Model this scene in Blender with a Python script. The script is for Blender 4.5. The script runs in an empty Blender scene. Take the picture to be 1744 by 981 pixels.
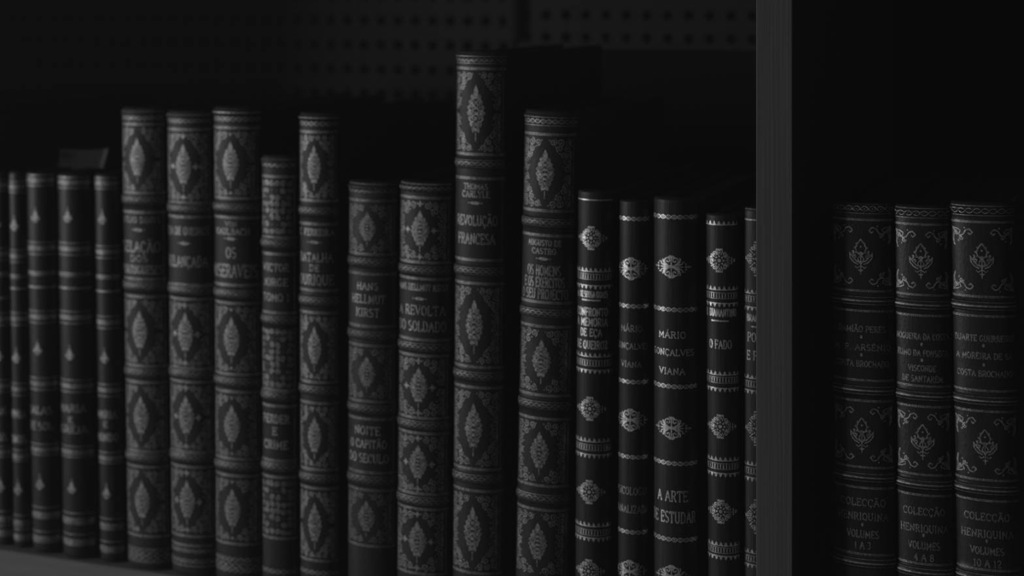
import bpy, math, random
from mathutils import Vector
random.seed(7)
PI = math.pi
# ------------------------------------------------------------------ camera
FPX = 2800.0                      # focal length in pixels of the 1744 x 981 frame
PHI = math.radians(21.4)          # camera turned left of the shelf normal
DIST = 0.73
HOR = -15.0                       # pixel row of the horizon
SCALE0 = FPX / DIST
CZ = (1055.0 - HOR) / SCALE0      # camera height over the shelf board
FWD = Vector((-math.sin(PHI), math.cos(PHI), 0)); RGT = Vector((math.cos(PHI), math.sin(PHI), 0))
CAM = Vector((DIST*math.sin(PHI), -DIST*math.cos(PHI), CZ))

def P(x, y, Y=0.0):
    """world X, Z and depth of a picture point on the vertical plane at Y"""
    d = FWD + RGT*((x-872)/FPX) + Vector((0, 0, -(y-HOR)/FPX))
    t = (Y-CAM.y)/d.y
    q = CAM + d*t
    return q.x, q.z, t

scene = bpy.context.scene
COL = scene.collection
cd = bpy.data.cameras.new('camera'); cam = bpy.data.objects.new('camera', cd); COL.objects.link(cam)
cam.location = CAM; cam.rotation_euler = (PI/2, 0, PHI)
cd.sensor_width = 36.0; cd.lens = 36.0*FPX/1744.0
cd.shift_y = -(490.5-HOR)/1744.0
cd.clip_start = 0.01
cd.dof.use_dof = True; cd.dof.focus_distance = 0.670; cd.dof.aperture_fstop = 6.3
scene.camera = cam
# ------------------------------------------------------------------ light
scene.view_settings.view_transform = 'Standard'; scene.view_settings.look = 'None'
scene.view_settings.exposure = 0.0; scene.view_settings.gamma = 1.0
scene.view_settings.use_curve_mapping = False
W = bpy.data.worlds.new('dim_room'); scene.world = W; W.use_nodes = True
nt = W.node_tree; nt.nodes.clear()
wo = nt.nodes.new('ShaderNodeOutputWorld'); bg = nt.nodes.new('ShaderNodeBackground')
tc = nt.nodes.new('ShaderNodeTexCoord'); sp = nt.nodes.new('ShaderNodeSeparateXYZ')
mr = nt.nodes.new('ShaderNodeMapRange'); mr.interpolation_type = 'SMOOTHSTEP'
mr.inputs['From Min'].default_value = 0.15; mr.inputs['From Max'].default_value = -0.45
mr.inputs['To Min'].default_value = 0.0035; mr.inputs['To Max'].default_value = 0.045
nt.links.new(tc.outputs['Generated'], sp.inputs[0]); nt.links.new(sp.outputs['Y'], mr.inputs['Value'])
nt.links.new(mr.outputs[0], bg.inputs['Strength']); bg.inputs['Color'].default_value = (1, 1, 1, 1)
nt.links.new(bg.outputs[0], wo.inputs[0])
def area_light(name, az, el, dist, size, power, target=(0, 0, 0.13)):
    L = bpy.data.lights.new(name, 'AREA'); L.shape = 'RECTANGLE'; L.size = size[0]; L.size_y = size[1]; L.energy = power
    o = bpy.data.objects.new(name, L); COL.objects.link(o)
    a = math.radians(az); e = math.radians(el); T = Vector(target)
    o.location = T + Vector((-math.sin(a)*math.cos(e), -math.cos(a)*math.cos(e), math.sin(e)))*dist
    o.rotation_euler = (T-o.location).to_track_quat('-Z', 'Y').to_euler()
    return o
area_light('left_light', 60, 5, 2.6, (0.52, 0.60), 20.5)  # main light from the left front, its source out of view
area_light('front_fill', 10, 25, 1.6, (1.6, 1.2), 0.35)  # added soft fill lamp in place of the lost ambient light
vs = nt.nodes.new('ShaderNodeVolumeScatter'); vs.inputs['Color'].default_value = (1, 1, 1, 1)   # thin haze added to lift the blacks everywhere
vs.inputs['Density'].default_value = 0.061; nt.links.new(vs.outputs[0], wo.inputs['Volume'])

# ------------------------------------------------------------------ materials
def mat(name, c, rough=0.5, metal=0.0, spec=0.5, bump=0.0, bscale=(900, 900, 900), var=0.0, vscale=(60, 60, 60), detail=3):
    m = bpy.data.materials.new(name); m.use_nodes = True
    t = m.node_tree; b = t.nodes['Principled BSDF']
    b.inputs['Base Color'].default_value = (c, c, c, 1); b.inputs['Roughness'].default_value = rough
    b.inputs['Metallic'].default_value = metal; b.inputs['Specular IOR Level'].default_value = spec
    co = t.nodes.new('ShaderNodeTexCoord')
    if var:
        mp = t.nodes.new('ShaderNodeMapping'); mp.inputs['Scale'].default_value = vscale
        n = t.nodes.new('ShaderNodeTexNoise'); n.inputs['Scale'].default_value = 1; n.inputs['Detail'].default_value = detail
        r = t.nodes.new('ShaderNodeMapRange'); r.inputs['From Min'].default_value = 0.3; r.inputs['From Max'].default_value = 0.7
        r.inputs['To Min'].default_value = c*(1-var); r.inputs['To Max'].default_value = c*(1+var)
        t.links.new(co.outputs['Object'], mp.inputs[0]); t.links.new(mp.outputs[0], n.inputs['Vector'])
        t.links.new(n.outputs[0], r.inputs['Value']); t.links.new(r.outputs[0], b.inputs['Base Color'])
    if bump:
        mp = t.nodes.new('ShaderNodeMapping'); mp.inputs['Scale'].default_value = bscale
        n = t.nodes.new('ShaderNodeTexNoise'); n.inputs['Scale'].default_value = 1; n.inputs['Detail'].default_value = 4
        bp = t.nodes.new('ShaderNodeBump'); bp.inputs['Strength'].default_value = bump; bp.inputs['Distance'].default_value = 0.0004
        t.links.new(co.outputs['Object'], mp.inputs[0]); t.links.new(mp.outputs[0], n.inputs['Vector'])
        t.links.new(n.outputs[0], bp.inputs['Height']); t.links.new(bp.outputs[0], b.inputs['Normal'])
    return m
M_LEATHER = mat('worn_dark_leather', 0.029, 0.52, 0, 0.35, 0.35, (1200, 1200, 500), 0.25, (300, 300, 60))
M_LEATHER2 = mat('smooth_dark_leather', 0.030, 0.48, 0, 0.35, 0.35, (1500, 1500, 90), 0.3, (500, 500, 40))
M_LEATHER3 = mat('black_leather', 0.022, 0.45, 0, 0.4, 0.3, (1200, 1200, 500), 0.25, (300, 300, 60))
M_BOARD = mat('dark_cloth_boards', 0.03, 0.7, 0, 0.3, 0.3)
M_PAGE = mat('darkened_page_edges', 0.06, 0.9, 0, 0.1, 0.4, (3000, 60, 60), 0.3, (3000, 40, 40))  # colour darkened so the unlit page tops stay black
M_GOLD = mat('worn_gold_leaf', 0.40, 0.42, 0.45, 0.5, 0.4, (2500, 2500, 2500), 0.55, (900, 900, 900))
M_GOLDB = mat('bright_gold_leaf', 0.93, 0.33, 0.55, 0.5, 0.3, (2500, 2500, 2500), 0.45, (900, 900, 900))
M_GOLDD = mat('dulled_gold_leaf', 0.26, 0.45, 0.4, 0.5, 0.4, (2500, 2500, 2500), 0.55, (900, 900, 900))
M_POST = mat('grey_painted_wood', 0.118, 0.7, 0, 0.2, 0.5, (900, 900, 8), 0.14, (900, 900, 10), 6)
M_SHELF = mat('grey_painted_shelf', 0.23, 0.6, 0, 0.2, 0.3, (60, 400, 400), 0.08, (30, 30, 300))
M_BACK = mat('black_void_backing', 0.008, 0.9, 0, 0.05)
M_PERF = mat('perforated_dark_metal', 0.013, 0.6, 0.0, 0.2)
M_PAPER = mat('dim_paper', 0.45, 0.9, 0, 0.1, 0.2)

def link(name, verts, faces, m, parent=None, smooth=False):
    me = bpy.data.meshes.new(name); me.from_pydata(verts, [], faces); me.update()
    if smooth:
        for p in me.polygons: p.use_smooth = True
    me.materials.append(m)
    o = bpy.data.objects.new(name, me); COL.objects.link(o)
    if parent: o.parent = parent
    return o
def empty(name, loc, rot=(0, 0, 0)):
    o = bpy.data.objects.new(name, None); o.location = loc; o.rotation_euler = rot; o.empty_display_size = 0.02
    COL.objects.link(o); return o
def box(x0, x1, y0, y1, z0, z1, c=0.0006):
    """chamfered box verts, faces"""
    V = []; F = []
    xs = (x0, x1); ys = (y0, y1); zs = (z0, z1)
    idx = {}
    for i in (0, 1):
        for j in (0, 1):
            for k in (0, 1):
                sx, sy, sz = (1, -1)[i], (1, -1)[j], (1, -1)[k]
                X, Y, Z = xs[i], ys[j], zs[k]
                idx[i, j, k, 0] = len(V); V.append((X, Y+sy*c, Z+sz*c))
                idx[i, j, k, 1] = len(V); V.append((X+sx*c, Y, Z+sz*c))
                idx[i, j, k, 2] = len(V); V.append((X+sx*c, Y+sy*c, Z))
                F.append((idx[i, j, k, 0], idx[i, j, k, 1], idx[i, j, k, 2]))
    for i in (0, 1):
        F.append([idx[i, j, k, 0] for j, k in ((0, 0), (1, 0), (1, 1), (0, 1))])
        F.append([idx[j, i, k, 1] for j, k in ((0, 0), (1, 0), (1, 1), (0, 1))])
        F.append([idx[j, k, i, 2] for j, k in ((0, 0), (1, 0), (1, 1), (0, 1))])
    for i in (0, 1):
        for j in (0, 1):
            F.append((idx[i, j, 0, 0], idx[i, j, 1, 0], idx[i, j, 1, 1], idx[i, j, 0, 1]))
            F.append((idx[i, 0, j, 0], idx[i, 1, j, 0], idx[i, 1, j, 2], idx[i, 0, j, 2]))
            F.append((idx[0, i, j, 1], idx[1, i, j, 1], idx[1, i, j, 2], idx[0, i, j, 2]))
    return V, F

# ------------------------------------------------------------------ bookcase
case = empty('bookcase', (0, 0.1, 0))
case['label'] = 'dark bookcase with grey painted upright, shelf board and perforated metal back'
case['category'] = 'bookcase'
def part(name, vf, m, smooth=False):
    o = link(name, [(v[0], v[1]-0.1, v[2]) for v in vf[0]], vf[1], m, case, smooth); return o
YF = -0.018
ux0 = P(1287.5, 400, YF)[0]; ux1 = P(1350.5, 400, YF)[0]
part('upright', box(ux0, ux1, YF, 0.26, -0.06, 0.62, 0.0005), M_POST)
part('upright', box(-0.548, -0.53, YF, 0.26, -0.06, 0.62, 0.0005), M_POST)  # unseen side, placed so its shadow darkens the left of the panel
part('added_backing', box(-0.548, 0.64, 0.262, 0.272, -0.06, 0.62, 0.0005), M_BACK)  # added sheet that bounds the haze and keeps the void dark
b_ = part('shelf_board', box(-0.5298, ux0-0.0002, -0.009, 0.26, -0.022, 0.0, 0.0008), M_SHELF)
b_ = part('shelf_board', box(ux1+0.0002, 0.62, -0.009, 0.26, -0.022, 0.0, 0.0008), M_SHELF)
def perforated(x0, x1, z0, z1, px, pz, ox, oz, r, Y, th=0.0012):
    """sheet with rows of round holes, cell by cell"""
    V = []; F = []
    nx = int(round((x1-x0)/px)); nz = int(round((z1-z0)/pz)); N = 16
    for layer in (0, 1):
        y = Y + layer*th
        for i in range(nx):
            for k in range(nz):
                a = x0+i*px; c = z1-(k+1)*pz
                cx = a+px/2; cz = c+pz/2; b0 = len(V)
                for n in range(N):
                    t = 2*PI*n/N
                    V.append((cx+r*math.cos(t), y, cz+r*math.sin(t)))
                for n in range(N):
                    t = 2*PI*n/N; dx = math.cos(t); dz = math.sin(t)
                    s = 1/max(abs(dx), abs(dz))
                    V.append((cx+dx*s*px/2, y, cz+dz*s*pz/2))
                for n in range(N):
                    m_ = (n+1) % N
                    F.append((b0+n, b0+m_, b0+N+m_, b0+N+n))
                if layer:
                    b1 = b0 - nx*nz*2*N
                    for n in range(N):
                        m_ = (n+1) % N
                        F.append((b0+n, b0+m_, b1+m_, b1+n))
    return V, F
YB = 0.245
xs_, z_a, dep = P(875, 82, YB)
pxm = dep/FPX
xr_ = ux1 + 0.15
pR = 33*pxm/math.cos(PHI); pzR = 37.5*pxm
zb = P(1080, 84, YB)[1]
part('perforated_panel', perforated(xs_+0.002, xs_+0.002+pR*13, zb, zb+pzR*9, pR, pzR, 0, 0, 0.0030, YB), M_PERF)
dep2 = P(700, 100, YB)[2]; pm2 = dep2/FPX
pL = 30*pm2/math.cos(PHI); pzL = 42*pm2
zb2 = P(700, 182, YB)[1]
part('perforated_panel', perforated(xs_-pL*36, xs_, zb2, zb2+pzL*10, pL, pzL, 0, 0, 0.0032, YB-0.002), M_PERF)
# rounded seam rail where the two sheets meet
V = []; F = []
for k, z in enumerate((P(878, 70, YB)[1], 0.62)):
    for n in range(13):
        t = PI*n/12
        V.append((xs_+0.001-0.0045*math.cos(t), YB-0.0025-0.003*math.sin(t), z))
for n in range(12): F.append((n, n+1, 14+n, 13+n))
F.append(tuple(range(13))); F.append(tuple(range(25, 12, -1)))
part('seam_rail', (V, F), mat('worn_metal_rail', 0.03, 0.6, 0, 0.2), True)

# ------------------------------------------------------------------ lettering (slab serif capitals drawn as strokes)
def arc(cx, cy, rx, ry, a0, a1, n=10):
    return [(cx+rx*math.cos(math.radians(a0+(a1-a0)*i/n)), cy+ry*math.sin(math.radians(a0+(a1-a0)*i/n))) for i in range(n+1)]
O_ = arc(.35, .5, .3, .5, 0, 360, 16)
GL = {
 'A': (.74, [[(.06, 0), (.37, 1), (.68, 0)], [(.18, .36), (.56, .36)]]),
 'B': (.66, [[(.12, 0), (.12, 1)], [(.02, 1), (.35, 1)]+arc(.35, .77, .22, .23, 90, -90)+[(.12, .54)], [(.35, .54)]+arc(.37, .27, .24, .27, 90, -90)+[(.02, 0)]]),
 'C': (.68, [arc(.37, .5, .31, .5, 45, 315, 14), [(.6, .72), (.6, .98)]]),
 'D': (.70, [[(.12, 0), (.12, 1)], [(.02, 1), (.3, 1)]+arc(.3, .5, .33, .5, 90, -90)+[(.02, 0)]]),
 'E': (.62, [[(.12, 0), (.12, 1)], [(.02, 1), (.56, 1), (.56, .82)], [(.12, .52), (.42, .52)], [(.42, .62), (.42, .42)], [(.02, 0), (.58, 0), (.58, .2)]]),
 'F': (.60, [[(.12, 0), (.12, 1)], [(.02, 1), (.56, 1), (.56, .8)], [(.12, .52), (.42, .52)], [(.42, .62), (.42, .42)]]),
 'G': (.72, [arc(.37, .5, .31, .5, 45, 330, 14)+[(.64, .42), (.44, .42)]]),
 'H': (.74, [[(.12, 0), (.12, 1)], [(.62, 0), (.62, 1)], [(.12, .5), (.62, .5)]]),
 'I': (.32, [[(.16, 0), (.16, 1)]]),
 'J': (.44, [[(.3, 1), (.3, .2)]+arc(.16, .2, .14, .2, 0, -160, 6)]),
 'K': (.70, [[(.12, 0), (.12, 1)], [(.6, 1), (.12, .42)], [(.28, .6), (.62, 0)]]),
 'L': (.60, [[(.12, 0), (.12, 1)], [(.02, 0), (.56, 0), (.56, .24)]]),
 'M': (.86, [[(.12, 0), (.12, 1), (.43, .2), (.74, 1), (.74, 0)]]),
 'N': (.76, [[(.12, 0), (.12, 1), (.64, 0), (.64, 1)]]),
 'O': (.70, [O_]),
 'P': (.62, [[(.12, 0), (.12, 1)], [(.02, 1), (.33, 1)]+arc(.33, .74, .24, .26, 90, -90)+[(.12, .48)]]),
 'Q': (.70, [O_, [(.4, .16), (.62, -.12)]]),
 'R': (.68, [[(.12, 0), (.12, 1)], [(.02, 1), (.33, 1)]+arc(.33, .75, .22, .25, 90, -90)+[(.12, .5)], [(.34, .5), (.6, 0)]]),
 'S': (.58, [arc(.29, .75, .22, .25, 40, 270, 8)+arc(.29, .25, .24, .25, 90, -140, 8)]),
 'T': (.66, [[(.33, 0), (.33, 1)], [(.04, .8), (.04, 1), (.62, 1), (.62, .8)]]),
 'U': (.72, [[(.12, 1), (.12, .3)]+arc(.36, .3, .24, .3, 180, 360, 8)+[(.6, 1)]]),
 'V': (.72, [[(.06, 1), (.36, 0), (.66, 1)]]),
 'X': (.70, [[(.08, 0), (.62, 1)], [(.08, 1), (.62, 0)]]),
 'Y': (.70, [[(.06, 1), (.35, .48), (.64, 1)], [(.35, .48), (.35, 0)]]), 'W': (.9, [[(.06, 1), (.27, 0), (.45, .8), (.63, 0), (.84, 1)]]),
 'Z': (.62, [[(.06, .8), (.06, 1), (.56, 1), (.06, 0), (.58, 0), (.58, .2)]]),
 '0': (.62, [arc(.31, .5, .24, .5, 0, 360, 14)]),
 '1': (.40, [[(.06, .8), (.2, 1), (.2, 0)]]),
 '2': (.58, [arc(.29, .73, .22, .27, 160, -30, 8)+[(.06, 0), (.54, 0), (.54, .16)]]),
 '3': (.56, [arc(.27, .76, .2, .24, 150, -90, 8)+arc(.27, .26, .23, .26, 90, -150, 8)]),
 '4': (.60, [[(.42, 0), (.42, 1), (.05, .3), (.58, .3)]]),
 '5': (.56, [[(.5, 1), (.12, 1), (.1, .56)]+arc(.27, .32, .22, .32, 110, -150, 8)]),
 '6': (.60, [arc(.3, .3, .22, .3, 0, 360, 12), [(.08, .3), (.14, .75), (.42, 1)]]),
 '8': (.60, [arc(.3, .75, .19, .24, 0, 360, 12), arc(.3, .26, .23, .26, 0, 360, 12)]),
 '-': (.40, [[(.06, .5), (.34, .5)]]), '.': (.24, [[(.1, 0), (.14, .06)]]),
}
ACC = {'Ç': ('C', 'ced'), 'Ã': ('A', 'til'), 'Á': ('A', 'acu'), 'É': ('E', 'acu'), 'Í': ('I', 'acu'), 'Ô': ('O', 'cir'), 'Ó': ('O', 'acu')}
def glyph(ch):
    extra = None
    if ch in ACC: ch, extra = ACC[ch]
    w, ls = GL[ch]; ls = [list(l) for l in ls]
    out = list(ls)
    if ch not in 'COQSG0368.-J25':
        for l in ls:
            for p, q in ((l[0], l[1]), (l[-1], l[-2])):
                if p[1] in (0, 1) and abs(p[1]-q[1]) > .45: out.append([(p[0]-.11, p[1]), (p[0]+.11, p[1])])
    c = w/2
    if extra == 'ced': out.append([(c+.04, 0), (c+.1, -.14), (c-.04, -.26)])
    if extra == 'til': out.append([(c-.2, 1.14), (c-.08, 1.25), (c+.08, 1.14), (c+.2, 1.25)])
    if extra == 'acu': out.append([(c-.03, 1.12), (c+.14, 1.36)])
    if extra == 'cir': out.append([(c-.16, 1.12), (c, 1.3), (c+.16, 1.12)])
    return w, out

# ------------------------------------------------------------------ a rounded spine that carries tooling
class Spine:
    def __init__(self, w, b, h):
        self.w, self.b, self.h = w, b, h
        self.bands = []; self.cap = 0.0022
        # arc length table
        n = 90; self.tab = [0.0]; last = None
        for i in range(n+1):
            a = -PI/2+PI*i/n
            p = ((w/2)*math.sin(a), -b*math.cos(a))
            if last: self.tab.append(self.tab[-1]+math.hypot(p[0]-last[0], p[1]-last[1]))
            last = p
        self.L = self.tab[-1]
    def ang(self, s):
        t = min(max(s+self.L/2, 0), self.L); lo, hi = 0, 90
        while hi-lo > 1:
            m = (lo+hi)//2
            if self.tab[m] <= t: lo = m
            else: hi = m
        f = (t-self.tab[lo])/max(1e-9, self.tab[hi]-self.tab[lo])
        return -PI/2+PI*(lo+f)/90
    def rad(self, v):
        r = 0.0
        for vc, hh, hgt in self.bands:
            d = abs(v-vc)/hh
            if d < 1: r = max(r, hgt*(1-d**2.4)**0.7)
        e = self.cap
        for d in (self.h-v, v):
            if d < e: r -= self.cap*.72*(1-math.sqrt(max(0, 1-(1-max(d, 0)/e)**2)))
        return r
    def S(self, s, v, off=0.0):
        a = self.ang(s); sa, ca = math.sin(a), math.cos(a)
        nx, ny = self.b*sa, -(self.w/2)*ca; l = math.hypot(nx, ny)+1e-12
        r = off+self.rad(v)*(0.25+0.75*min(1, ca*2.2))
        return ((self.w/2)*sa+nx/l*r, -self.b*ca+ny/l*r, v)
    def mesh(self):
        N = 36
        vs = {0.0, self.h, self.h-.0003, self.h-.0008, self.h-.0014, self.h-.0022, .0003, .0008, .0014, .0022}
        v = .004
        while v < self.h-.003: vs.add(v); v += .004
        for vc, hh, hg in self.bands:
            for i in range(-8, 9): vs.add(vc+hh*i/8*1.02)
        vs = sorted(x for x in vs if 0 <= x <= self.h)
        V = []; F = []
        for v in vs:
            for i in range(N+1):
                V.append(self.S(-self.L/2+self.L*i/N, v))
        n = N+1
        for k in range(len(vs)-1):
            for i in range(N): F.append((k*n+i, k*n+i+1, (k+1)*n+i+1, (k+1)*n+i))
        # close the ends and the back
        t0 = (len(vs)-1)*n
        F.append([t0+i for i in range(n)]); F.append([i for i in range(N, -1, -1)])
        F.append([k*n for k in range(len(vs))] + [k*n+N for k in range(len(vs)-1, -1, -1)])
        return V, F

class Tool:
    """strokes in (s, v) metres laid on a spine"""
    OFF = 0.00012
    def __init__(self, sp): self.sp = sp; self.V = []; self.F = []
    def stroke(self, pts, w):
        q = [pts[0]]
        for p in pts[1:]:
            a = q[-1]; d = math.hypot(p[0]-a[0], p[1]-a[1])
            if d < 1e-7: continue
            n = max(1, int(math.ceil(d/0.0009)))
            for i in range(1, n+1): q.append((a[0]+(p[0]-a[0])*i/n, a[1]+(p[1]-a[1])*i/n))
        if len(q) < 2: return
        lim = self.sp.L/2*0.985; b0 = len(self.V); m = len(q)
        closed = m > 4 and math.hypot(q[0][0]-q[-1][0], q[0][1]-q[-1][1]) < 1e-6
        for i in range(m):
            a = q[i-1] if i else (q[-2] if closed else q[0]); c = q[i+1] if i < m-1 else (q[1] if closed else q[i])
            tx, ty = c[0]-a[0], c[1]-a[1]; l = math.hypot(tx, ty)+1e-12
            nx, ny = -ty/l*w/2, tx/l*w/2
            for sg in (1, -1):
                s = min(max(q[i][0]+nx*sg, -lim), lim); v = min(max(q[i][1]+ny*sg, .0002), self.sp.h-.0002)
                self.V.append(self.sp.S(s, v, self.OFF))
        for i in range(m-1):
            k = b0+2*i
            if abs(q[i][0]) < lim or abs(q[i+1][0]) < lim: self.F.append((k, k+1, k+3, k+2))
    def disc(self, s, v, rs, rv=None, n=10):
        rv = rv or rs; b0 = len(self.V)
        if abs(s) > self.sp.L/2*.97: return
        for i in range(n):
            self.V.append(self.sp.S(s+rs*math.cos(2*PI*i/n), v+rv*math.sin(2*PI*i/n), self.OFF))
        self.F.append(list(range(b0, b0+n)))
    def poly(self, pts):
        b0 = len(self.V)
        for p in pts: self.V.append(self.sp.S(p[0], p[1], self.OFF))
        self.F.append(list(range(b0, b0+len(pts))))
    def curl(self, cx, cy, r, a0, turns, sg, w, ry=1.0, tail=0.0):
        n = max(8, int(16*turns)); pts = []
        for i in range(n+1):
            t = i/n; a = a0+sg*2*PI*turns*t; rr = r*(1-.78*t)
            pts.append((cx+rr*math.cos(a), cy+rr*math.sin(a)*ry))
        self.stroke(pts, w)
        self.disc(pts[-1][0], pts[-1][1], w*.8)
    def text(self, v, txt, h, width, w=None, s0=0.0):
        tot = 0; gl = []
        for ch in txt:
            if ch == ' ': gl.append((tot, None)); tot += .42; continue
            gw, ls = glyph(ch); gl.append((tot, ls)); tot += gw+.10
        tot -= .10
        k = min(width/tot, h*1.7); w = w or h*.15
        for x, ls in gl:
            if ls:
                for l in ls: self.stroke([(s0+(x+p[0]-tot/2)*k, v+(p[1]-.5)*h) for p in l], w)

def guilloche(T, v, A, w, smax, wl=None):
    wl = wl or A*6.4; n = int(smax*2/wl*12)
    for ph in (0, PI):
        T.stroke([(-smax+2*smax*i/n, v+A*math.sin(2*PI*(-smax+2*smax*i/n)/wl+ph)) for i in range(n+1)], w)
    k = int(smax/(wl/2))
    for i in range(-k, k+1): T.disc(i*wl/2+wl/4, v, w*.7)
def rope(T, v, w, smax, u):
    T.stroke([(-smax, v+w*.9), (smax, v+w*.9)], w*.55); T.stroke([(-smax, v-w*.9), (smax, v-w*.9)], w*.55)
    n = int(2*smax/(w*2.3))
    for i in range(n):
        s = -smax+2*smax*(i+.5)/n
        T.stroke([(s-w*.7, v-w*.8), (s+w*.7, v+w*.8)], w*.8)
def line(T, v, w, smax): T.stroke([(-smax, v), (smax, v)], w)
def frame_lines(T, v0, v1, sw, w):
    for s in (-sw, sw): T.stroke([(s, v0), (s, v1)], w)
def panelA(T, v0, v1, sw, u, var):
    """oval dark field with filigree spandrels and a stacked medallion"""
    if v1 < v0: v0, v1 = v1, v0
    H = v1-v0; Wd = 2*sw; cy = (v0+v1)/2; lw = u*1.55
    frame_lines(T, v0-u*2, v1+u*2, sw*1.10, u*.9)
    if var == 'full':
        r = Wd*.085; ny = int(H/(r*2.0)); nx = 6
        for j in range(ny):
            for i in range(nx):
                cx = -sw+Wd*(i+.5)/nx; y = v0+H*(j+.5)/ny
                d = ((cx/sw)**2+((y-cy)/(H/2))**2)
                sg = 1 if (i+j) % 2 else -1
                if .28 < d < .5: T.disc(cx, y, u*.8); continue
                T.curl(cx, y, r*.95, random.random()*6, 1.3, sg, lw)
        return
    side = 0.37 if var != 'loose' else .42
    for sx in (-1, 1):
        for sy in (-1, 1):
            d = 0.0; i = 0; r = Wd*.068
            while d < H*.455:
                t = d/(H*.5)
                wm = max(Wd*side*(1-t)**1.15*(1.12 if t < .12 else 1), Wd*.10)
                n = max(1, int(round(wm/(2*r)))); y = cy+sy*(H/2-d-r)
                for q in range(n):
                    cx = sx*(sw-r-q*(wm-2*r)/max(1, n-1)) if n > 1 else sx*(sw-r)
                    a0 = PI/2*sy*(1 if q % 2 else -1)+(PI if sx > 0 else 0)+random.uniform(-.5, .5)
                    T.curl(cx, y+random.uniform(-.1, .1)*r, r*random.uniform(.95, 1.12), a0, 1.35, sx*sy*(1 if (i+q) % 2 else -1), lw)
                    if q == n-1: T.disc(cx-sx*r*1.15, y+sy*r*.5, u*1.2)
                T.stroke([(sx*sw, y-r), (sx*(sw-r*.5), y), (sx*sw, y+r)], lw*.8)
                d += r*1.8; i += 1
            T.stroke([(sx*sw*.98, cy+sy*H*.03), (sx*sw*.90, cy+sy*H*.10), (sx*sw*.98, cy+sy*H*.16)], lw)
    # medallion
    hm = H*.295; am = Wd*.15
    rows = 8
    T.poly([(0, cy+hm*1.16), (-am*.30, cy+hm*.92), (-am*.34, cy+hm*.74), (0, cy+hm*.62), (am*.34, cy+hm*.74), (am*.30, cy+hm*.92)])
    for k in range(1, rows):
        t = -.86+1.86*k/rows
        y = cy-t*hm; wk = am*(1-abs(t)**1.5)+am*.12
        rr = hm/rows*1.05
        for sx in (-1, 1):
            T.curl(sx*wk*.60, y, min(rr*1.25, wk*.55), PI/2*(1 if k % 2 else -1), 1.3, sx*(1 if k % 2 else -1), lw)
            T.stroke([(sx*wk*.85, y-rr*.9), (sx*wk*1.12, y+rr*.2), (sx*wk*.8, y+rr*.9)], lw)
            if k in (2, 4): T.disc(sx*wk*.60, y, rr*.5)
        T.disc(0, y-rr*.1, wk*.26, rr*.42)
        T.stroke([(-wk*.2, y-rr*.5), (0, y+rr*.6), (wk*.2, y-rr*.5)], lw)
    T.stroke([(0, cy-hm*.9), (0, cy-hm*1.28)], lw)
    if var in ('dots', 'sdots'):
        f = 1.0 if var == 'dots' else .6
        for (a, b) in ((0, H*.455), (0, -H*.455), (-Wd*.27, 0), (Wd*.27, 0)):
            if var == 'sdots' and a: continue
            T.disc(a, cy+b, u*3.2*f)
            for q in range(4):
                T.disc(a+u*4*f*math.cos(q*PI/2), cy+b+u*4*f*math.sin(q*PI/2), u*1.5*f)
def panelE(T, v0, v1, sw, u, fy=None):
    if v1 < v0: v0, v1 = v1, v0
    H = v1-v0; cy = (v0+v1)/2; lw = u*1.7
    # palmette
    k = u*1.0
    top = cy+26*k
    for sx in (-1, 1):
        pts = [(0, top), (sx*5*k, top-7*k), (sx*8.5*k, top-14*k), (sx*6*k, top-21*k), (sx*1.5*k, top-24*k)]
        T.stroke(pts, lw*1.2)
        for p in pts[1:4]: T.disc(p[0]+sx*1.6*k, p[1], 1.5*k)
        T.curl(sx*10*k, cy-1*k, 4.5*k, PI/2, 1.1, -sx, lw)
        T.stroke([(sx*1*k, cy-10*k), (sx*7*k, cy-9*k), (sx*15*k, cy+0*k), (sx*18*k, cy+5*k), (sx*17*k, cy-4*k), (sx*11*k, cy-11*k), (sx*4*k, cy-14*k)], lw*1.2)
        T.disc(sx*12*k, cy+6*k, 2*k)
        T.stroke([(0, cy-16*k), (sx*6*k, cy-20*k), (sx*9*k, cy-17*k)], lw)
        T.stroke([(0, cy+2*k), (sx*5*k, cy-6*k), (0, cy-14*k)], lw)
    T.disc(0, cy+3*k, 3.4*k); T.disc(0, top-12*k, 1.4*k)
    T.stroke([(0, cy), (0, cy-30*k)], lw*.9)
    T.stroke([(-4*k, cy-23*k), (4*k, cy-23*k)], lw); T.disc(0, cy-24*k, 2*k)
    # corner scrolls
    for sx in (-1, 1):
        for sy in (-1, 1):
            ox, oy = sx*sw, cy+sy*(H/2-4*k)
            def q(a, b): return (ox-sx*a*k, oy-sy*b*k)
            T.stroke([q(0, 0), q(2, 10), q(1, 20), q(3, 27), q(5, 30), q(3, 20), q(5, 9), q(2, 1)], lw)
            T.stroke([q(0, 1), q(8, 8), q(14, 14), q(20, 12), q(24, 5), q(30, 3), q(35, 8), q(31, 12), q(28, 9)], lw*1.2)
            T.stroke([q(2, 2), q(9, 3), q(15, 6), q(13, 11)], lw)
            T.curl(ox-sx*16*k, oy-sy*17*k, 4*k, 0, 1.1, sx, lw)
            T.curl(ox-sx*9*k, oy-sy*10*k, 3.6*k, PI/2, 1.1, -sx, lw)
            T.disc(ox-sx*12*k, oy-sy*22*k, 1.5*k); T.disc(ox-sx*22*k, oy-sy*1*k, 1.3*k)
def bud(T, v, u):
    T.poly([(-3*u, v-6*u), (3*u, v-6*u), (4.5*u, v-2*u), (3*u, v+2*u), (0, v+8*u), (-3*u, v+2*u), (-4.5*u, v-2*u)])
    for sx in (-1, 1):
        T.poly([(sx*3*u, v-5*u), (sx*6.5*u, v-1*u), (sx*7*u, v-5*u), (sx*4.5*u, v-8*u)])
    T.disc(0, v-8.5*u, 3.6*u, 1.8*u)
    T.disc(0, v+9.5*u, 1.2*u)
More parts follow.
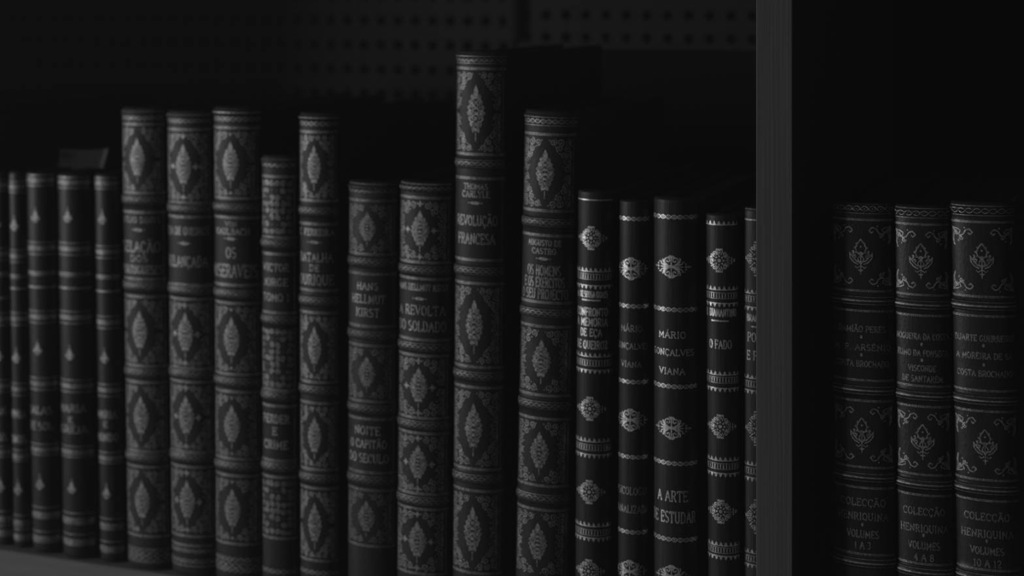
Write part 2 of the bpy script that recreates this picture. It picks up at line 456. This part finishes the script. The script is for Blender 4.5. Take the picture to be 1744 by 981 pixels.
def rosetteC(T, v, u, kx=1.0, ky=1.0):
    lw = u*1.5
    T.disc(0, v, 3*u)
    for i in range(8):
        a = 2*PI*i/8
        T.disc(7*u*math.cos(a)*kx, v+7*u*math.sin(a)*ky, 1.7*u)
    for i in range(10):
        a = 2*PI*i/10+PI/10
        T.curl(15*u*math.cos(a)*kx, v+14*u*math.sin(a)*ky, 4.2*u, a+PI, 1.1, 1 if i % 2 else -1, lw)
        b = a+PI/10
        T.stroke([(10*u*math.cos(b)*kx, v+10*u*math.sin(b)*ky), (19*u*math.cos(b)*kx, v+17.5*u*math.sin(b)*ky)], lw)
    for sy in (-1, 1):
        T.stroke([(-6*u*kx, v+sy*18.6*u*ky), (6*u*kx, v+sy*18.6*u*ky)], u*2.8)
    for sx in (-1, 1):
        T.stroke([(sx*21*u*kx, v-6*u), (sx*21*u*kx, v+6*u)], u*1.8)
        T.disc(sx*26*u*kx, v, 2.0*u, 3.2*u)
def rosetteD(T, v, u):
    u *= 1.04; lw = u*2.0
    for sy in (-1, 1):
        T.curl(-6*u, v+sy*10*u, 6.6*u, -PI/2*sy, 1.15, -sy, lw); T.curl(6*u, v+sy*10*u, 6.6*u, -PI/2*sy, 1.15, sy, lw)
        T.poly([(-7*u, v+sy*15*u), (-3*u, v+sy*18.5*u), (3*u, v+sy*18.5*u), (7*u, v+sy*15*u), (0, v+sy*13.5*u)])
        T.stroke([(0, v), (0, v+sy*15*u)], lw)
        T.stroke([(-3*u, v+sy*1*u), (-12*u, v+sy*4*u), (-15*u, v+sy*12*u)], lw*1.2)
        T.stroke([(3*u, v+sy*1*u), (12*u, v+sy*4*u), (15*u, v+sy*12*u), (13*u, v+sy*14*u)], lw*1.2)
        for sx in (-1, 1):
            T.stroke([(sx*10*u, v+sy*1.5*u), (sx*18*u, v+sy*5*u), (sx*18*u, v+sy*9*u)], lw)
            T.disc(sx*24*u, v+sy*4.5*u, 1.5*u); T.disc(sx*21*u, v+sy*8*u, 1.2*u)
    T.stroke([(-19*u, v), (19*u, v)], lw); T.disc(0, v, 3.2*u)
    for sx in (-1, 1): T.disc(sx*24*u, v, 2.2*u); T.disc(sx*28.5*u, v, 2*u); T.disc(sx*32*u, v, 1.1*u)
def teeth(T, v, u, sg, smax):
    line(T, v-sg*2.2*u, u*1.5, smax)
    st = 8.2*u; n = int(smax/st)
    for i in range(-n, n+1):
        s = i*st
        T.poly([(s-2.8*u, v-sg*1.6*u), (s+2.8*u, v-sg*1.6*u), (s+1.7*u, v+sg*2*u), (s, v+sg*4.6*u), (s-1.7*u, v+sg*2*u)])
def hatch(T, v, u, smax):
    st = 5*u; n = int(smax/st)
    for i in range(-n, n+1): T.stroke([(i*st, v-3.6*u), (i*st, v+3.6*u)], u*1.7)
    line(T, v+4.8*u, u*.7, smax); line(T, v-4.8*u, u*.7, smax)

GT = 'ornate gold-tooled volumes left of the upright'
GR = 'matching leather volumes right of the upright'
def build_book(name, xt, xr, ytop, xb, yb, items, label, group, leather=None, gold=None, bulge=.30, depth=.135, cat='book', txtgold=None, gapf=1.0, Y0=0.0):
    leather = leather or M_LEATHER; gold = gold or M_GOLD; txtgold = txtgold or gold
    Xt, Zt, dt = P(xt, ytop, Y0); Xb, Zb, db = P(xb, yb, Y0)
    Xr = P(xr, ytop, Y0)[0]
    th = math.atan2(Xt-Xb, Zt-Zb)              # lean to the right when positive
    w = (Xr-Xt)*gapf
    b = w*bulge
    X0 = Xb - (Xt-Xb)/(Zt-Zb)*Zb + w/2 - (0.8*dt/FPX if gapf < 1 else 0)   # bottom centre on the shelf
    lift = abs(math.sin(th))*w/2
    h = (Zt-lift)/math.cos(th)
    e = empty(name, (X0, Y0, lift), (0, th, 0))
    e['label'] = label; e['category'] = cat; e['group'] = group
    sp = Spine(w, b, h)
    if gapf < .875: sp.cap = .0007
    def vz(y):
        px = xt+(xb-xt)*(y-ytop)/max(1, (yb-ytop)) + (xr-xt)*.42
        return (P(px, y, Y0-b)[1]-lift)/math.cos(th)
    u = dt/FPX                                  # one pixel in metres
    for it in items:
        if it is items[0] and group in (GT, GR): sp.bands.append((h-5.2*u-.0012, 3.6*u, .0007))
        if it[0] in ('rb', 'rbp'): sp.bands.append((vz(it[1]), 8.5*u, 0.0008 if it[0] == 'rb' else .0012))
    T = Tool(sp); XS = []; lasty = -999
    full = sp.L*.46; sw = sp.L*.37
    for it in sorted(items, key=lambda q: q[1]):
        k = it[0]; y = it[1]
        if k == 'rb':
            guilloche(T, vz(y), 3.2*u, 1.05*u, full*.98)
            line(T, vz(y-6), u*.7, full); line(T, vz(y+6), u*.7, full)
        elif k == 'rbp':
            line(T, vz(y-1), 2.2*u, full); line(T, vz(y+5), 1.2*u, full); line(T, vz(y-7), .8*u, full)  # wide centre line paints the light streak along the ridge in gold
        elif k == 'ch': guilloche(T, vz(y), (it[2]*.82 if len(it) > 2 else 4)*u, (it[3] if len(it) > 3 else 1.4)*u, full)
        elif k == 'ln': line(T, vz(y), (it[2] if len(it) > 2 else 1.6)*u, full)
        elif k == 'rope': rope(T, vz(y), (it[2] if len(it) > 2 else 1.7)*u, full, u)
        elif k == 'band':
            guilloche(T, vz(y), 3.8*u, 1.7*u, full, 11*u); line(T, vz(y-it[2]), 1.6*u, full); line(T, vz(y+it[3]), 1.6*u, full)
        elif k == 'pA': panelA(T, vz(y), vz(it[2]), sw, u, it[3])
        elif k == 'pE': panelE(T, vz(y), vz(it[2]), sw*1.12, u*1.06)
        elif k == 'bud': bud(T, vz(y), u*1.2)
        elif k == 'rC': rosetteC(T, vz(y), u, *(it[2:4] if len(it) > 3 else ()))
        elif k == 'rD': rosetteD(T, vz(y), u)
        elif k == 'te': teeth(T, vz(y), u, it[2], full)
        elif k == 'ha': hatch(T, vz(y), u, full)
        elif k == 'box': frame_lines(T, vz(y), vz(it[2]), sw*1.1, u*.9)
        elif k == 'orn':
            v = vz(y); T.poly([(-10*u, v), (-4*u, v+2.6*u), (4*u, v+2.6*u), (10*u, v), (4*u, v-2.6*u), (-4*u, v-2.6*u)])
            T.disc(-12*u, v, 1.2*u); T.disc(12*u, v, 1.2*u)
        elif k == 'bar': T.stroke([(-it[2]*u, vz(y)), (it[2]*u, vz(y))], 2.6*u)
        elif k == 'dot': T.disc(0, vz(y), 2.2*u, 3*u)
        elif k == 'tx':     # y, text, height px, width as a fraction of the arc
            if y-lasty > 60: XS.append(Tool(sp))
            lasty = y; XS[-1].text(vz(y), it[2], it[3]*u, it[4]*sp.L, (it[5]*u if len(it) > 5 else None))
    SV, SF = sp.mesh(); nv = len(SV); nf = len(SF)
    spo = link('spine', SV+T.V, SF+[[i+nv for i in f] for f in T.F], leather, e, True)
    spo.data.materials.append(gold)
    for p in spo.data.polygons:
        if p.index >= nf: p.material_index = 1; p.use_smooth = False
    for X in XS: link('title_lettering', X.V, X.F, txtgold, spo)
    hw = w/2-.0003
    link('cover', *box(-hw, -hw+.0022, .0006, depth, 0, h-.0012), M_BOARD, e)
    link('cover', *box(hw-.0022, hw, .0006, depth, 0, h-.0012), M_BOARD, e)
    link('page_block', *box(-hw+.0023, hw-.0023, .0006, depth-.004, .003, h-.0045), M_PAGE, e)
    return e

# ------------------------------------------------------------------ the books, left to right
def B_items(top, flo, b2, ln, b3, f2, b4, t1, t2, t3, b5, f3, b6, b7, s=10):
    it = [('band', top, s*.9, 9), ('bud', flo), ('band', b2, s, 10), ('ln', ln[0], 2.6), ('ln', ln[0]+4, 1.6), ('ln', ln[1], 3.0), ('band', b3, s, 10), ('bud', f2), ('band', b4, s, 10)]
    it += [('tx', t1[0], t1[1], 12, .62, 2.2)] + ([('tx', t2[0], t2[1], 9, .2, 2.0)] if t2 else []) + ([('tx', t3[0], t3[1], 12, .66, 2.2)] if t3 else [])
    it += [('band', b5, s, 8), ('bud', f3), ('band', b6, s+2, 6), ('band', b7, s+2, 6)]
    return it
GS = 'small leather books at the left end of the shelf'
build_book('leather_book', -71, 3, 165, -168, 925, [('ln', 200, 2), ('ln', 260, 2), ('ch', 230, 4)],
    'tall leaning book cut off by the left edge, only a sliver of its top showing', GS, Y0=.0)
build_book('leather_book', -12, 17.5, 291, -3, 920,
    B_items(316, 378, 433, (466, 508), 544, 603, 658, (700, 'SALAS'), None, (745, 'DE SOL'), 771, 826, 884, 908),
    'dark leather book at the far left, cut by the edge of the photo', GS, M_LEATHER3, M_GOLD, bulge=.38, gapf=.88)
build_book('leather_book', 18, 49, 290, 27, 925,
    B_items(319, 381, 437, (470, 492), 544, 606, 664, (706, 'NOVELA'), None, (749, 'CONTOS'), 778, 831, 891, 915),
    'narrow blurred leather book, second whole spine from the left', GS, M_LEATHER3, M_GOLD, bulge=.38, gapf=.88)
build_book('leather_book', 50, 102, 290, 61, 935,
    B_items(308, 367, 424, (465, 490), 541, 593, 655, (700, 'SALAS'), None, (727, 'DE SOL'), 768, 823, 878, 919),
    'small dark book with bud ornaments, at the left end of the paper slip', GS, M_LEATHER3, M_GOLD, bulge=.38, gapf=.88)
build_book('leather_book', 103, 163, 292, 113, 942,
    B_items(312, 367, 425, (467, 492), 542, 602, 659, (697, 'MARIA'), (717, 'E'), (733, 'IGREJA'), 772, 830, 888, 924),
    'small dark book with bud ornaments directly under the paper slip', GS, M_LEATHER3, M_GOLD, bulge=.38, gapf=.88)
build_book('leather_book', 164.5, 209, 293, 175, 950,
    B_items(313, 370, 430, (471, 497), 550, 607, 666, (707, 'MARIA'), (724, 'E'), (746, 'MUNDO'), 782, 838, 897, 936),
    'small dark book with bud ornaments leaning beside the first tall ornate book', GS, M_LEATHER3, M_GOLD, bulge=.38, gapf=.88)
build_book('leather_book', 211, 283.5, 181, 222, 960, [
    ('ch', 201, 4), ('ln', 190, 1.3), ('rope', 212), ('pA', 218, 325, 'plain'), ('rope', 329), ('rb', 341), ('rope', 362), ('box', 364, 474),
    ('tx', 375, 'JULIO DINIS', 9, .72), ('orn', 392), ('tx', 421, 'SELAÇÃO', 17, .7, 2.2), ('tx', 441, 'DOS', 10, .32), ('tx', 460, 'PORTUGUESES', 13, .78, 2),
    ('rope', 476), ('rb', 488), ('rope', 506), ('pA', 512, 619, 'plain'), ('rope', 624), ('rb', 636), ('rope', 652), ('pA', 658, 765, 'plain'),
    ('rope', 770), ('rb', 781), ('rope', 796), ('pA', 802, 908, 'plain'), ('rope', 914), ('ch', 943, 5), ('ch', 951, 5), ('ln', 936, 1.3), ('ln', 958, 1.3)],
    'tall blurred ornate book, leftmost of the tall gold-tooled spines', GT)
build_book('leather_book', 288, 364, 186, 296.5, 970, [
    ('ch', 206, 4), ('ln', 196, 1.6), ('rope', 221), ('pA', 227, 341, 'dots'), ('rope', 346), ('rb', 356), ('rope', 370),
    ('tx', 394, 'EÇA DE QUEIROZ', 12, .8, 1.8), ('orn', 415), ('tx', 446, 'RELANÇADA', 17, .72, 2), ('rope', 486), ('rb', 495), ('rope', 510),
    ('pA', 516, 624, 'dots'), ('rope', 628), ('rb', 638), ('rope', 651), ('pA', 657, 766, 'dots'), ('rope', 770), ('rb', 780), ('rope', 796),
    ('pA', 802, 908, 'dots'), ('rope', 914), ('rope', 930), ('ch', 939, 3.5), ('ch', 957, 4), ('ln', 965, 1.4)],
    'tall ornate book with four large dots round each medallion, second tall spine from left', GT)
build_book('leather_book', 367, 446, 180, 371, 975, [
    ('ch', 203, 4), ('ln', 192, 1.6), ('rope', 218), ('pA', 224, 334, 'sdots'), ('rope', 338), ('rb', 354), ('rope', 371),
    ('tx', 382, 'VON', 8, .2), ('tx', 395, 'KAULBACH', 10, .58, 1.8), ('orn', 407), ('tx', 431, 'OS', 17, .17, 2.2), ('tx', 462, 'MISERAVEIS', 20, .8, 2.6),
    ('rope', 486), ('rb', 501), ('rope', 517), ('pA', 523, 633, 'sdots'), ('rope', 638), ('rb', 651), ('rope', 668), ('pA', 674, 778, 'sdots'),
    ('rope', 782), ('rb', 795), ('rope', 811), ('pA', 817, 922, 'sdots'), ('rope', 927), ('ch', 954, 4), ('ch', 964, 5), ('ch', 972, 4)],
    'tall ornate book with bright upper medallion, next to the shorter all-over patterned book', GT)
build_book('leather_book', 448, 507, 262, 449, 975, [
    ('ch', 281, 4), ('ln', 272, 1.4), ('rope', 301), ('pA', 307, 400, 'full'), ('rope', 405), ('rb', 415), ('rope', 433), ('box', 437, 528),
    ('tx', 456, 'VICTOR', 12, .6, 2), ('tx', 481, 'JORGE', 12, .55, 2), ('tx', 507, 'TOMO I', 12, .6, 2), ('rope', 533), ('rb', 545), ('pA', 560, 661, 'full'),
    ('rope', 665), ('rb', 675), ('rope', 692), ('box', 694, 784), ('tx', 714, 'PERDER', 13, .6, 2.2), ('tx', 735, 'E', 12, .12, 2.2), ('tx', 758, 'CRIME', 13, .55, 2.2),
    ('rope', 785), ('rb', 796), ('rope', 813), ('pA', 819, 912, 'full'), ('rope', 917), ('ch', 974, 4)],
    'shorter narrow book covered all over with dense scrollwork, between two tall ornate books', GT)
build_book('leather_book', 512.5, 578, 190, 514, 975, [
    ('ch', 211, 4), ('ln', 201, 1.4), ('rope', 225), ('pA', 231, 338, 'loose'), ('rope', 342), ('rb', 360), ('rope', 382),
    ('tx', 396, 'E. FERREIRA', 10, .74, 1.8), ('orn', 413), ('tx', 439, 'BATALHA', 14, .7, 2), ('tx', 457, 'DE', 10, .2, 1.8), ('tx', 477, 'OURIQUE', 16, .72, 2.2),
    ('rope', 495), ('rb', 513), ('rope', 533), ('pA', 539, 646, 'loose'), ('rope', 651), ('rb', 665), ('rope', 687), ('pA', 693, 795, 'loose'),
    ('rope', 800), ('rb', 815), ('rope', 832), ('pA', 838, 950, 'loose'), ('rope', 955), ('ch', 976, 4)],
    'tall narrow ornate book standing just left of the wide dark gap', GT)
build_book('leather_book', 597, 679, 305, 595, 975, [
    ('ch', 325, 4), ('ln', 314, 1.2), ('rope', 342), ('pA', 349, 429, 'plain'), ('rope', 433), ('rb', 447), ('rope', 467), ('box', 470, 552),
    ('tx', 488, 'HANS', 11, .34, 1.8), ('tx', 510, 'HELLMUT', 13, .55, 1.8), ('tx', 533, 'KIRST', 13, .38, 1.8), ('rope', 556), ('rb', 571), ('rope', 589),
    ('pA', 594, 679, 'plain'), ('rope', 684), ('rb', 697), ('rope', 714), ('box', 718, 800), ('tx', 734, 'NOITE', 13, .42, 2), ('tx', 757, 'O CAPITÃO', 13, .6, 2), ('tx', 781, 'DO SECULO', 14, .66, 2),
    ('rope', 805), ('rb', 818), ('rope', 835), ('pA', 840, 925, 'plain'), ('rope', 930)],
    'medium-height book with framed titles and plain dark foot, right of wide gap', GT, gold=M_GOLDD, txtgold=M_GOLD)
build_book('leather_book', 684.5, 772, 306, 678.5, 975, [
    ('ch', 322, 4), ('ln', 314, 1.6), ('rope', 337), ('pA', 343, 442, 'dots'), ('rope', 447), ('rb', 460), ('rope', 475),
    ('tx', 490, 'HANS HELLMUT KIRST', 10, .82, 1.8), ('orn', 509), ('tx', 529, 'A REVOLTA', 15, .74, 2), ('tx', 556, 'DO SOLDADO', 16, .76, 2.2), ('rope', 579), ('rb', 591), ('rope', 606),
    ('pA', 611, 708, 'dots'), ('rope', 712), ('rb', 724), ('rope', 738), ('pA', 743, 837, 'dots'), ('rope', 841), ('rb', 853), ('rope', 867), ('pA', 872, 972, 'dots'), ('rope', 977)],
    'medium-height ornate book with dotted medallions titled REVOLTA, left of the tallest book', GT)
build_book('leather_book', 780, 864, 85, 773, 975, [
    ('ch', 102, 3.6), ('ln', 96, 1), ('ln', 108, 1), ('rope', 117), ('pA', 123, 258, 'plain'), ('rope', 263), ('rb', 279), ('rope', 304), ('box', 306, 441),
    ('tx', 318, 'THOMAS', 9, .38, 1.6), ('tx', 331, 'CARLYLE', 10, .44, 1.6), ('orn', 346), ('tx', 376, 'REVOLUÇÃO', 16, .66, 2), ('tx', 407, 'FRANCESA', 17, .6, 2),
    ('rope', 443), ('rb', 462), ('rope', 483), ('pA', 490, 619, 'plain'), ('rope', 625), ('rb', 640), ('rope', 660), ('pA', 667, 793, 'plain'),
    ('rope', 799), ('rb', 815), ('rope', 836), ('pA', 843, 970, 'plain'), ('rope', 976)],
    'tallest ornate book on the shelf, titled REVOLUÇÃO FRANCESA', GT)
build_book('leather_book', 896, 985, 186, 880, 975, [
    ('ch', 207, 4), ('ln', 200, 1), ('ln', 214, 1), ('rope', 229), ('pA', 236, 353, 'plain'), ('rope', 359), ('rb', 379), ('rope', 401),
    ('tx', 414, 'AUGUSTO DE', 9, .5, 1.6), ('tx', 428, 'CASTRO', 9, .36, 1.6), ('orn', 441), ('tx', 461, 'OS HOMENS', 16, .5, 1.8), ('tx', 481, 'E OS EXERCITOS', 16, .62, 1.8), ('tx', 501, 'O SEU PROJECTO', 16, .72, 1.8),
    ('rope', 515), ('rb', 533), ('rope', 556), ('pA', 562, 667, 'plain'), ('rope', 673), ('rb', 690), ('rope', 713), ('pA', 719, 822, 'plain'),
    ('rope', 827), ('rb', 848), ('rope', 868), ('pA', 874, 978, 'plain')],
    'tall ornate book right of the tallest one, with three lines of faint tall lettering', GT)
GP = 'smooth dark spines with bright rosettes beside the upright'
build_book('leather_book', 987, 1055, 322, 982, 975, [
    ('ln', 341, 2), ('rC', 406), ('te', 461, 1), ('ha', 472), ('te', 489, -1), ('tx', 502, 'A. DE SOUSA GOMES', 10, .66, 2), ('bar', 512, 17),
    ('tx', 532, 'CONFRONTO', 13, .66, 2), ('tx', 549, 'A MEMORIA', 13, .66, 2), ('tx', 567, 'DE EÇA', 12, .44, 2), ('tx', 588, 'DE QUEIROZ', 13, .66, 2),
    ('te', 606, 1), ('ha', 619), ('te', 633, -1), ('rC', 697), ('te', 751, 1), ('ha', 763), ('te', 777, -1), ('rC', 839), ('te', 895, 1), ('ha', 908), ('te', 919, -1), ('rC', 974)],
    'dark book with round gold rosettes and a crowded small title of many lines', GP, M_LEATHER2, M_GOLDB, bulge=.42, gapf=.87)
build_book('leather_book', 1057.5, 1115, 339, 1054.5, 975, [
    ('ch', 373, 3.6, 1.8), ('rD', 458), ('ch', 522, 3.6, 1.8), ('tx', 560, 'MÁRIO', 10, .52, 1.6), ('tx', 590, 'GONÇALVES', 9.5, .86, 1.6), ('tx', 621, 'VIANA', 9.5, .5, 1.6), ('ch', 651, 3.6, 1.8),
    ('rD', 716), ('ch', 779, 3.6, 1.8), ('tx', 837, 'PSICOLOGIA', 12, .86, 1.6), ('tx', 868, 'BANALIZADA', 12, .9, 1.6), ('ch', 907, 3.6, 1.8), ('rD', 974)],
    'narrower smooth dark book with fan-shaped rosettes, left one of the matching pair', GP, M_LEATHER2, M_GOLDB, bulge=.42, gapf=.87, txtgold=M_GOLD)
build_book('leather_book', 1116, 1201, 334, 1116.5, 975, [
    ('ch', 370, 3.8, 1.8), ('rD', 455), ('ch', 528, 3.8, 1.8), ('tx', 571, 'MÁRIO', 10.5, .44, 1.6), ('tx', 601, 'GONÇALVES', 10, .72, 1.6), ('tx', 633, 'VIANA', 10, .42, 1.6), ('ch', 659, 3.8, 1.8),
    ('rD', 730), ('ch', 790, 3.8, 1.8), ('tx', 846, 'A ARTE', 17, .5, 2), ('tx', 882, 'DE ESTUDAR', 18, .78, 2), ('ch', 920, 3.8, 1.8), ('rD', 983)],
    'wider smooth dark book with fan-shaped rosettes and A ARTE low on its spine', GP, M_LEATHER2, M_GOLDB, bulge=.42, gapf=.87, txtgold=M_GOLDB)
build_book('leather_book', 1204, 1266, 362, 1208, 975, [
    ('te', 381, 1), ('rC', 444), ('te', 492, 1), ('ha', 504), ('te', 519, -1), ('tx', 533, 'H. DIAMANTINO', 12, .74, 1.8), ('bar', 547, 15), ('tx', 587, 'O FADO', 14, .5, 1.8),
    ('te', 637, 1), ('ha', 648), ('te', 664, -1), ('rC', 727), ('te', 783, 1), ('ha', 795), ('te', 809, -1), ('rC', 872), ('te', 928, 1), ('ha', 938), ('te', 950, -1)],
    'dark rosette book marked FADO, second from the upright', GP, M_LEATHER2, M_GOLDB, bulge=.42, gapf=.87)
build_book('leather_book', 1268.5, 1316, 352, 1268.5, 975, [
    ('ln', 357, 1.6), ('ln', 375, 2.4), ('rC', 441, .8, 1.5), ('te', 498, 1), ('ha', 510), ('te', 526, -1), ('tx', 542, 'BRANDÃO', 11, .6, 1.8), ('bar', 557, 10), ('tx', 575, 'POVO', 15, .56, 1.8), ('tx', 606, 'E PÃO', 15, .6, 1.8),
    ('te', 643, 1), ('ha', 655), ('te', 668, -1), ('rC', 730, .8, 1.5), ('te', 791, 1), ('ha', 803), ('te', 817, -1), ('rC', 880, .8, 1.5), ('te', 941, 1), ('ha', 953), ('te', 965, -1)],
    'dark book half hidden behind the left side of the grey upright', GP, M_LEATHER2, M_GOLD)
def right_book(xt, xr, yt, xb, ch, r, names, low, label):
    it = [('ch', ch, 5, 1.2), ('ln', ch-8, .8), ('ln', ch+8, .8), ('rope', r[0], 1.4), ('pE', r[0]+5, r[1]-4), ('rope', r[1], 1.4), ('rbp', (r[1]+r[2])/2), ('rope', r[2], 1.4),
          ('rope', r[3], 1.4), ('rbp', (r[3]+r[4])/2), ('rope', r[4], 1.4), ('pE', r[4]+5, r[5]-4), ('rope', r[5], 1.4), ('rbp', (r[5]+r[6])/2), ('rope', r[6], 1.4),
          ('rope', r[7], 1.4), ('rbp', r[7]+15)]
    for y, t, f in names: it.append(('dot', y) if t == '*' else ('tx', y, t, 9.5, f, 1.9))
    for y, t, f in low: it.append(('dot', y) if t == '*' else ('tx', y, t, 11.5, f, 1.9))
    return build_book('leather_book', xt, xr, yt, xb, 975, it, label, GR, M_LEATHER3, M_GOLD, bulge=.24, txtgold=M_GOLDD)
right_book(1418, 1522, 341, 1422, 355, (374, 495, 529, 647, 682, 795, 830, 943),
    ((560, 'DAMIÃO PERES', .66), (573, '*', 0), (591, 'M. P. ARSÉNIO', .8), (604, '*', 0), (619, 'COSTA BROCHADO', .74)),
    ((855, 'COLECÇÃO', .62), (879, 'HENRIQUINA', .7), (893, '*', 0), (909, 'VOLUMES', .44), (928, '1 A 3', .22)),
    'first of three matching volumes right of the upright, marked VOLUMES 1 A 3')
right_book(1523.5, 1617.5, 346, 1530, 363, (382, 502, 537, 657, 692, 808, 843, 960),
    ((573, 'NOGUEIRA DA COSTA', .84), (586, '*', 0), (601, 'RUMO DA FONSECA', .8), (613, '*', 0), (627, 'VISCONDE', .42), (645, 'DE SANTARÉM', .62)),
    ((871, 'COLECÇÃO', .64), (900, 'HENRIQUINA', .74), (911, '*', 0), (929, 'VOLUMES', .48), (949, '4 A 8', .3)),
    'middle of three matching volumes right of the upright, marked VOLUMES 4 A 8')
right_book(1619, 1728, 340, 1630, 359, (378, 505, 538, 665, 700, 817, 852, 970),
    ((576, 'DUARTE GUERREIRO', .8), (588, '*', 0), (606, 'A MOREIRA DE SÁ', .76), (621, '*', 0), (636, 'COSTA BROCHADO', .74)),
    ((880, 'COLECÇÃO', .6), (909, 'HENRIQUINA', .7), (921, '*', 0), (938, 'VOLUMES', .44), (959, '10 A 12', .36)),
    'last of three matching volumes right of the upright, marked VOLUMES 10 A 12')

# ------------------------------------------------------------------ curled paper slip on the small books
YP = 0.030
def pp(x, y): q = P(x, y, YP); return q[0], q[1]
bl = pp(97, 291); br = pp(176, 288); tl = pp(104, 254); tr = pp(184, 252)
V = []; F = []; N = 14; Mz = 8
for k in range(Mz+1):
    for i in range(N+1):
        f = i/N; g = k/Mz
        x = (bl[0]*(1-f)+br[0]*f)*(1-g)+(tl[0]*(1-f)+tr[0]*f)*g
        z = (bl[1]*(1-f)+br[1]*f)*(1-g)+(tl[1]*(1-f)+tr[1]*f)*g
        z -= 0.0012*g*math.sin(PI*f)
        V.append((x, 0.004*math.sin(PI*f)*(0.4+g), z))
for k in range(Mz):
    for i in range(N): F.append((k*(N+1)+i, k*(N+1)+i+1, (k+1)*(N+1)+i+1, (k+1)*(N+1)+i))
cx = (bl[0]+br[0])/2; cz = min(v[2] for v in V)
slip = empty('paper_slip', (cx, YP, cz))
slip['label'] = 'small dim paper slip with a folded corner, standing on top of the small left books'; slip['category'] = 'paper slip'
o = link('paper_sheet', [(v[0]-cx, v[1], v[2]-cz) for v in V], F, M_PAPER, slip, True)
sm = o.modifiers.new('thickness', 'SOLIDIFY'); sm.thickness = 0.0004
q = [pp(104, 253), pp(129, 256), pp(106, 269)]
V = [(a-cx, -0.0012, b-cz) for a, b in q]+[(a-cx, -0.0008, b-cz) for a, b in q]
V[1] = (V[1][0], -0.0085, V[1][2]); V[4] = (V[4][0], -0.0081, V[4][2])
link('folded_corner', V, [(0, 1, 2), (5, 4, 3), (0, 3, 4, 1), (1, 4, 5, 2), (2, 5, 3, 0)], M_PAPER, slip)
